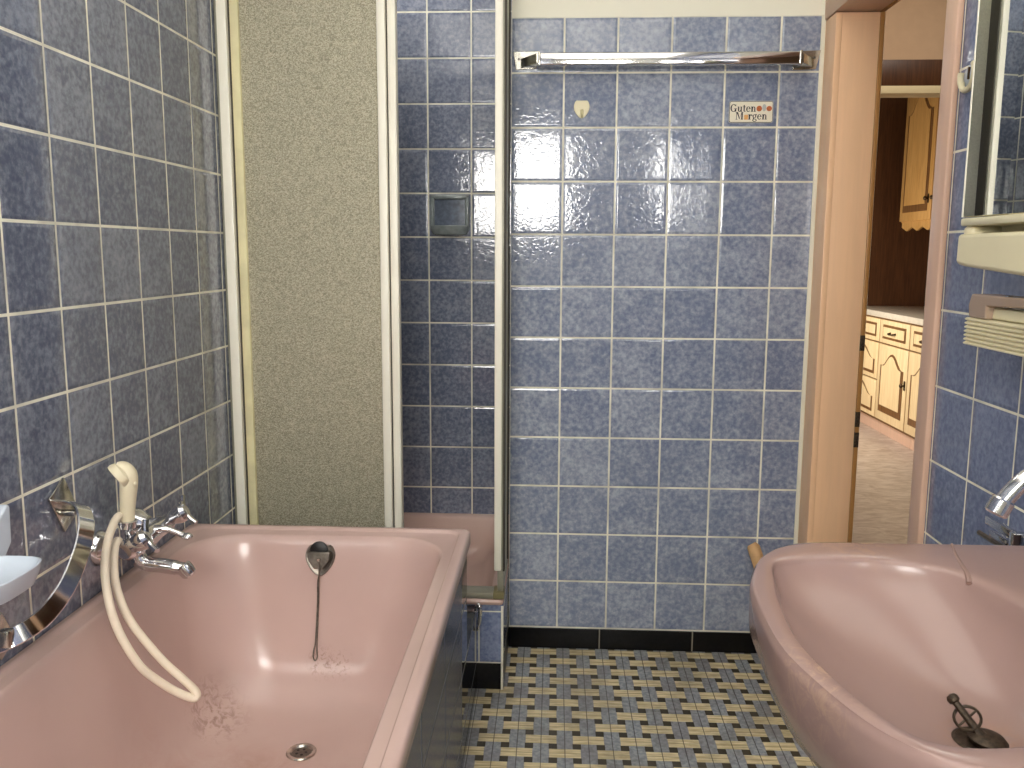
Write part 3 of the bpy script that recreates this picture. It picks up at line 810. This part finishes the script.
MB().prism(rr2(X0s + .0012, X1s - .0012, Z0s + .0012, Z1s - .0012, .005), pf, D - .0012, D - .0020).build('outline', M_ink, st, smooth=0)
MB().prism(rr2(X0s + .0026, X1s - .0026, Z0s + .0026, Z1s - .0026, .004), pf, D - .0016, D - .0024).build('paper', M_paper, st, smooth=0)
YS0, YS1 = D - .0020, D - .0029
class Pen:
    def __init__(s, ox, oz, k): s.m = MB(); s.ox, s.oz, s.k = ox, oz, k
    def quad(s, p): s.m.prism([(s.ox + a * s.k, s.oz + b * s.k) for a, b in p], pf, YS0, YS1)
    def rect(s, x0, x1, z0, z1): s.quad([(x0, z0), (x1, z0), (x1, z1), (x0, z1)])
    def arc(s, cx, cz, rx, rz, a0, a1, w, thin=.45, n=14):
        for i in range(n):
            q = []
            for a in (a0 + (a1-a0)*i/n, a0 + (a1-a0)*(i+1)/n):
                ww = w * (thin + (1 - thin) * abs(math.cos(a)))
                q.append(((cx + rx*math.cos(a), cz + rz*math.sin(a)), (cx + (rx-ww)*math.cos(a), cz + (rz-ww*.8)*math.sin(a))))
            s.quad([q[0][0], q[1][0], q[1][1], q[0][1]])
    def stem(s, x, z0, z1, w=.19, sf=.09):
        s.rect(x, x + w, z0, z1); s.rect(x - sf, x + w + sf, z0, z0 + .05)
        s.rect(x - sf, x + w * .5, z1 - .05, z1)
    def G(s, x):
        s.arc(x + .42, .5, .42, .52, .75, 2*PI - .55, .18); s.rect(x + .62, x + .79, .02, .42); s.rect(x + .50, x + .90, .38, .44); s.rect(x + .70, x + .76, .72, 1.0)
        return x + .98
    def u(s, x):
        s.rect(x + .06, x + .22, .16, .68); s.rect(x - .02, x + .1, .63, .68); s.arc(x + .28, .2, .22, .21, PI, 2*PI, .15, .6); s.rect(x + .42, x + .58, 0, .68); s.rect(x + .36, x + .5, .63, .68); s.rect(x + .5, x + .66, 0, .05)
        return x + .72
    def t(s, x):
        s.rect(x + .1, x + .26, .12, .9); s.rect(x - .02, x + .42, .62, .68); s.arc(x + .26, .15, .16, .16, PI, 1.9*PI, .12, .6)
        return x + .46
    def e(s, x):
        s.arc(x + .3, .34, .3, .36, .02, 2*PI - .7, .16); s.rect(x + .1, x + .58, .34, .40)
        return x + .66
    def n(s, x):
        s.stem(x + .06, 0, .68); s.arc(x + .36, .42, .24, .27, 0, PI, .15, .6); s.rect(x + .45, x + .60, 0, .44); s.rect(x + .37, x + .68, 0, .05)
        return x + .74
    def M(s, x):
        s.rect(x + .08, x + .15, 0, 1.0); s.rect(x, x + .26, 0, .05); s.rect(x, x + .2, .95, 1.0)
        s.quad([(x + .1, 1.0), (x + .3, 1.0), (x + .58, .15), (x + .52, 0.02)]); s.quad([(x + .52, .02), (x + .58, .2), (x + .86, 1.0), (x + .8, 1.0)])
        s.rect(x + .78, x + .97, 0, 1.0); s.rect(x + .70, x + 1.05, 0, .05); s.rect(x + .8, x + 1.05, .95, 1.0)
        return x + 1.08
    def r(s, x):
        s.stem(x + .06, 0, .68); s.arc(x + .36, .46, .2, .22, .3, PI, .14, .7); s.arc(x + .46, .58, .09, .09, 0, 2*PI, .09, 1)
        return x + .56
    def g(s, x):
        s.arc(x + .28, .44, .26, .25, 0, 2*PI, .14); s.arc(x + .3, -.10, .30, .20, 0, 2*PI, .11, .8); s.arc(x + .5, .66, .1, .07, 0, 2*PI, .07, 1); s.rect(x+.1, x+.24, .02, .24)
        return x + .66
p = Pen(.4955, 1.6290, .0205); x = p.G(0.0)
for ch_ in 'uten': x = getattr(p, ch_)(x)
p.m.build('lettering', M_ink, st, smooth=0)
p = Pen(.5110, 1.6075, .0205); x = p.M(0.0); x += .66
for ch_ in 'rgen': x = getattr(p, ch_)(x)
p.m.build('lettering', M_ink, st, smooth=0)
MB().prism(rr2(.5350, .5465, 1.6070, 1.6205, .002), pf, YS0, YS1).build('orange_square', M_or2, st, smooth=0)
def blob(cx, cz, rx, rz, mat, nm):
    MB().prism([(cx + rx * math.cos(2*PI*k/18), cz + rz * math.sin(2*PI*k/18)) for k in range(18)], pf, YS0, YS1).build(nm, mat, st, smooth=0)
blob(.5765, 1.6375, .0078, .0080, M_or, 'orange_print'); blob(.5905, 1.6400, .0055, .0100, M_gr, 'grey_print'); blob(.6045, 1.6375, .0078, .0072, M_or, 'orange_print')

# wooden stick leaning in the corner behind the basin
stk = MB().tube([(.607, D - .022, .358), (.612, D - .026, .350), (.72, 2.34, .012), (.722, 2.337, .003)], [.013, .0195, .0195, .014], 14).build('wooden_stick', M_wood)
tag(stk, 'short bare wooden stick leaning on the back wall behind the washbasin', 'stick')

# ------------------------------------------------------------------ washbasin
wb = thing('washbasin', (XR, .85, .85), 'dusty pink ceramic washbasin mounted on the right wall', 'washbasin')
outer = [(.316,1.110),(.284,1.084),(.254,1.035),(.231,.961),(.223,.87),(.224,.793),(.237,.732),(.256,.673),(.277,.637),(.308,.608),(.37,.588),(.46,.580),(.60,.580),(.74,.583),(.7675,.60),(.7675,.72),(.7675,.85),(.7675,.98),(.7675,1.10),(.74,1.122),(.62,1.124),(.50,1.123),(.40,1.123),(.35,1.120)]
inner = [(.290,1.043),(.34,1.055),(.392,1.056),(.44,1.046),(.474,1.030),(.494,1.008),(.509,.978),(.523,.926),(.53,.85),(.52,.77),(.49,.70),(.44,.665),(.39,.648),(.347,.639),(.313,.640),(.287,.660),(.264,.719),(.248,.817),(.254,.916),(.264,.975),(.274,1.022)]
def polar(ctrl, c, n):
    cv = spline([(a, b, 0) for a, b in ctrl], 10, True)
    out = []
    m = len(cv)
    for k in range(n):
        th = 2 * PI * k / n
        d = Vector((math.cos(th), math.sin(th)))
        best = None
        for i in range(m):
            a = cv[i] - Vector((c[0], c[1], 0)); b = cv[(i+1) % m] - Vector((c[0], c[1], 0))
            den = d.x * (b.y - a.y) - d.y * (b.x - a.x)
            if abs(den) < 1e-12: continue
            t = (a.x * (b.y - a.y) - a.y * (b.x - a.x)) / den
            u = (a.x * d.y - a.y * d.x) / den
            if t > 0 and -1e-6 <= u <= 1 + 1e-6 and (best is None or t > best): best = t
        out.append((c[0] + d.x * best, c[1] + d.y * best))
    return out
BC = (.405, .85)
NB = 120
PO, PI_ = polar(outer, BC, NB), polar(inner, BC, NB)
def sc2(P, c, s_, z): return [(c[0] + (x - c[0]) * s_, c[1] + (y - c[1]) * s_, z) for x, y in P]
def lerp(t, z): return [(a[0] + (b[0]-a[0]) * t, a[1] + (b[1]-a[1]) * t, z) for a, b in zip(PO, PI_)]
WC = (.7675, .85); DC = (.44, .83)
def bowl(s_, z):
    k = (1 - s_)
    q = max(0.0, min(1.0, (1 - s_) * 1.6))
    out = []
    for i, (x, y) in enumerate(PI_):
        th = 2 * PI * i / NB
        ex, ey = BC[0] + .145 * math.cos(th), BC[1] + .175 * math.sin(th)
        x, y = x + (ex - x) * q, y + (ey - y) * q
        out.append((BC[0] + (x - BC[0]) * s_ + (DC[0]-BC[0]) * k, BC[1] + (y - BC[1]) * s_ + (DC[1]-BC[1]) * k, z))
    return out
rings = [sc2(PO, WC, .45, .60), sc2(PO, WC, .66, .64), sc2(PO, WC, .86, .70), sc2(PO, WC, .965, .755), sc2(PO, WC, .998, .80), sc2(PO, WC, 1.0, .838), sc2(PO, WC, .9985, .8445),
         sc2(PO, WC, .994, .8478), lerp(.14, .8492), lerp(.24, .8498), lerp(.50, .8500), lerp(.88, .8496), lerp(.93, .8488), lerp(.97, .8468), lerp(.99, .8435), bowl(.998, .840),
         bowl(.965, .824), bowl(.90, .807), bowl(.76, .784), bowl(.60, .765), bowl(.52, .757), bowl(.46, .753), bowl(.40, .750), bowl(.2, .741), bowl(.075, .737)]
MB().rings(rings, True, True).build('basin_shell', M_basin, wb, smooth=60)
MB().lathe([(.026, 0), (.028, .0015), (.025, .003), (.021, .001)], (DC[0], DC[1], .7385), (0, 0, 1), 24).build('drain', M_rust, wb)
MB().tube(spline([(.531, 1.118, .8492), (.517, 1.075, .8492), (.508, 1.04, .8492), (.502, 1.012, .848), (.498, .998, .842)], 6), [.0016 + .0018 * min(1, i / 18) for i in range(25)], 8).build('groove_shade', M_groove_shade, wb)  # darker tube stands in for the soft shade along the deck recess
# rusty pop-up plug lying in the drain
pg = thing('basin_plug', (DC[0], DC[1], .735), 'rusty metal plug with spoked ring lying in the washbasin drain', 'plug')
k0 = Vector((DC[0] - .002, DC[1] - .002, .746)); k1 = Vector((.4205, .853, .771))
ds = (k1 - k0).normalized()
MB().tube([k0, k0 + ds * .012, k1 - ds * .006, k1], [.007, .0042, .0036, .0036], 10).build('stem', M_rust, pg)
MB().lathe([(.003, -.003), (.0058, -.001), (.0062, .003), (.0045, .006), (.001, .007)], k1, ds, 14).build('knob', M_rust, pg)
kc = k0 + ds * .020
rn = (ds * .55 + Vector((-.2, -1.0, .45)).normalized()).normalized(); sd1 = rn.cross(Vector((0, 0, 1))).normalized(); sd2 = sd1.cross(rn).normalized()
rw = MB()
rw.tube([kc + sd1 * (.0125 * math.cos(2*PI*k/20)) + sd2 * (.0125 * math.sin(2*PI*k/20)) for k in range(21)], .0016, 6, False)
for k in range(4):
    a = PI * k / 2 + .5
    rw.tube([kc, kc + sd1 * (.0125 * math.cos(a)) + sd2 * (.0125 * math.sin(a))], .0012, 6)
rw.build('spoked_ring', M_rust, pg)
MB().lathe([(.018, 0), (.019, .003), (.015, .007), (.007, .009)], (DC[0] + .004, DC[1] - .003, .7412), (.1, 0, 1), 20).build('plug_disc', M_rust, pg)

# basin tap
bt = thing('basin_tap', (.66, .83, .85), 'chrome swan-neck basin tap on the right rim of the washbasin', 'tap')
MB().lathe([(.026, 0), (.026, .006), (.020, .012), (.018, .05), (.020, .085), (.014, .095)], (.665, .83, .8495), (0, 0, 1), 24).build('body', M_chrome, bt)
sp_ = spline([(.665, .835, .925), (.655, .836, .965), (.630, .838, .998), (.590, .841, .1020 * 10), (.545, .844, 1.030), (.505, .847, 1.028), (.475, .849, 1.014), (.455, .850, .992), (.447, .850, .977)], 6)
MB().tube(sp_, .0085, 16).build('spout', M_chrome, bt)
MB().lathe([(.0095, 0), (.0112, .002), (.0112, .016), (.009, .018), (.006, .014)], (.451, .850, .989), (-.42, 0, -.9), 20).build('aerator', M_chrome, bt)
hnd = MB().lathe([(.017, 0), (.022, .006), (.022, .02), (.012, .028)], (.665, .83, .945), (0, 0, 1), 20).build('handle', M_chrome, bt)
MB().tube([(.665, .83, .968), (.69, .82, .985), (.72, .80, .995)], [.006, .005, .006], 10).build('lever', M_chrome, hnd)

# folding chrome towel arms on the right wall beyond the basin
ta = thing('towel_holder', (XR, 1.33, .80), 'chrome double-bar towel holder on the right wall behind the washbasin', 'towel holder')
MB().box((.690, 1.262, .806), (.700, 1.352, .819), .002).build('bar', M_chrome, ta)
MB().box((.682, 1.250, .788), (.703, 1.264, .822), .002).build('bar_end', M_chrome, ta)
MB().box((.692, 1.285, .790), (.702, 1.340, .799), .002).build('bar', M_chrome, ta)
MB().box((.703, 1.248, .79), (XR + .001, 1.262, .82), .003).build('bracket', M_chrome_worn, ta)
MB().box((.757, 1.232, .765), (XR + .001, 1.278, .835), .002).build('wall_plate', M_chrome_worn, ta)
MB().tube([(.700, 1.264, .7815), (.700, 1.385, .7795)], .004, 8).build('bar', M_nickel, ta)

# ------------------------------------------------------------------ mirror cabinet on the right wall
mc = thing('mirror_cabinet', (XR, 1.1, 1.2), 'cream bathroom mirror cabinet with open shelf on the right wall', 'mirror cabinet')
CXF = .640; CY0, CY1 = .78, 1.405
MB().box((.722, CY0, 1.29), (XR - .0005, CY1 - .02, 1.80), .004).build('carcass', M_cream, mc)
# mirrored door, standing slightly open
ang = math.radians(7.25)
Mm = Matrix.Translation((CXF + .002, CY1, 0)) @ Matrix.Rotation(ang, 4, 'Z')
md = MB().box((.003, -.60, 1.288), (.018, 0, 1.80), 0, 2, Mm).build('mirror_door', M_cream, mc)
MB().box((0, -.598, 1.289), (.003, -.003, 1.798), 0, 2, Mm).build('mirror', M_mirror, md, smooth=0)
MB().box((-.0005, -.0025, 1.288), (.018, .0005, 1.80), 0, 2, Mm).build('mirror_edge', M_alu, md, smooth=0)
# shelf below
MB().box((CXF, CY0, 1.274), (XR - .0005, CY1, 1.286), .003).build('shelf_top', M_cream, mc)
MB().box((CXF + .05, CY0, 1.255), (XR - .0005, CY1 - .01, 1.275)).box((CXF + .003, CY1 - .03, 1.255), (CXF + .06, CY1 - .002, 1.275), .008, 3).build('shelf_back', M_cream, mc)
bp = [(CY1 + .006, 1.262), (CY0, 1.262), (CY0, 1.196)]
for k in range(13):
    a = k / 12
    y = CY0 + .1 + (CY1 - .01 - CY0 - .1) * a
    bp.append((y, 1.190 + .022 * a ** 1.6))
bp += [(CY1 + .004, 1.214), (CY1 + .007, 1.220)]
MB().prism(bp, lambda a, b, t: (t, a, b), CXF, XR - .001).build('shelf_tray', M_cream, mc, bevel=.006)

# ribbed dispenser under it
dsn = thing('paper_holder', (XR, 1.2, 1.09), 'cream ribbed plastic holder on the right wall under the mirror cabinet', 'holder')
rb = [(1.092, 0), ]
prof = []
nr = 7
z0, z1 = 1.086, 1.131
for k in range(nr):
    za = z0 + (z1 - z0) * k / nr; zb = z0 + (z1 - z0) * (k + 1) / nr
    prof += [(.664, za + .0006), (.660, za + .0022), (.660, zb - .0022), (.664, zb - .0006)]
prof = [(XR - .001, z0)] + prof + [(XR - .001, z1)]
MB().prism(prof, lambda a, b, t: (a, t, b), .95, 1.407).build('ribbed_front', M_cream, dsn, smooth=20)
MB().prism([(.672, 1.1315), (XR - .001, 1.1315), (XR - .001, 1.150), (.674, 1.150)], lambda a, b, t: (a, t, b), .95, 1.36).build('lid', M_cream, dsn, bevel=.003)
MB().prism([(1.345, 1.1312), (1.398, 1.1312), (1.402, 1.150), (1.394, 1.1685), (1.23, 1.1685), (1.23, 1.155), (1.345, 1.1515)], lambda a, b, t: (t, a, b), .661, .70).build('side_plate', M_taupe, dsn, bevel=.003)
MB().tube([(.668, 1.297, 1.152), (.668, 1.297, 1.170)], .004, 10).build('chrome_pin', M_chrome, dsn)
MB().box((.666, 1.20, 1.151), (.70, 1.285, 1.170), .003).build('metal_clip', M_nickel, dsn)
ck = thing('wall_hook', (XR, 1.2, 1.07), 'small cream hook under the ribbed holder on the right wall', 'hook')
MB().tube(spline([(XR - .001, 1.235, 1.070), (.70, 1.232, 1.070), (.675, 1.228, 1.066), (.668, 1.225, 1.074), (.672, 1.225, 1.082)], 5), .006, 10).build('hook_arm', M_cream, ck)
MB().lathe([(.014, 0), (.014, .004), (.009, .006)], (XR - .0005, 1.235, 1.070), (-1, 0, 0), 14).build('hook_plate', M_cream, ck)

# round white hook next to the cabinet
rh = thing('round_wall_hook', (XR, 1.70, 1.55), 'round white plastic hook on the right wall beside the door frame', 'hook')
MB().lathe([(.022, 0), (.022, .004), (.018, .007), (.008, .008)], (XR + .001, 1.684, 1.556), (-1, 0, 0), 28).build('hook_plate', M_white, rh)
MB().tube([(XR - .015, 1.668 + .027 * math.cos(a), 1.556 + .027 * math.sin(a)) for a in [PI * .78 + 2 * PI * k / 40 * .66 for k in range(41)]], .0055, 10).build('hook_ring', M_cream, rh)
MB().tube([(XR - .006, 1.702, 1.545), (XR - .015, 1.694, 1.546), (XR - .015, 1.692, 1.542)], .005, 8).build('ring_arm', M_cream, rh)
MB().box((XR - .010, 1.676, 1.550), (XR - .004, 1.681, 1.572), .001).build('slot', M_bronze, rh)

# ------------------------------------------------------------------ light
def area(name, loc, rot, size, power, col=(1, 1, 1)):
    l = bpy.data.lights.new(name, 'AREA'); l.shape = 'RECTANGLE'; l.size, l.size_y = size
    l.energy = power; l.color = col
    o = bpy.data.objects.new(name, l); COL.objects.link(o); o.location = loc; o.rotation_euler = rot
    return o
area('overhead_fill', (-.05, .6, 2.43), (0, 0, 0), (1.3, 2.2), 20, (1, .96, .88))  # added soft overhead fill, not a lamp of the room
area('shower_fill', (-.5, 2.75, 2.43), (0, 0, 0), (.3, .3), 3.5, (1, .96, .88))  # small added fill that brightens the shower and its tray
area('kitchen_window_light', (1.0, 5.75, .95), (0, math.radians(-90 + 18), 0), (1.0, .8), 30, (1, .95, .84))
area('kitchen_ceiling_light', (1.5, 3.2, 2.66), (0, 0, 0), (.8, .8), 16, (1, .95, .86))
w = bpy.data.worlds.new('world'); SC.world = w; w.use_nodes = True
w.node_tree.nodes['Background'].inputs[0].default_value = (.75, .82, .95, 1)
w.node_tree.nodes['Background'].inputs[1].default_value = .6
SC.view_settings.view_transform = 'Standard'
SC.view_settings.look = 'None'
SC.view_settings.exposure = 0.0

for o in list(bpy.data.objects):
    if '_o' in o: del o['_o']
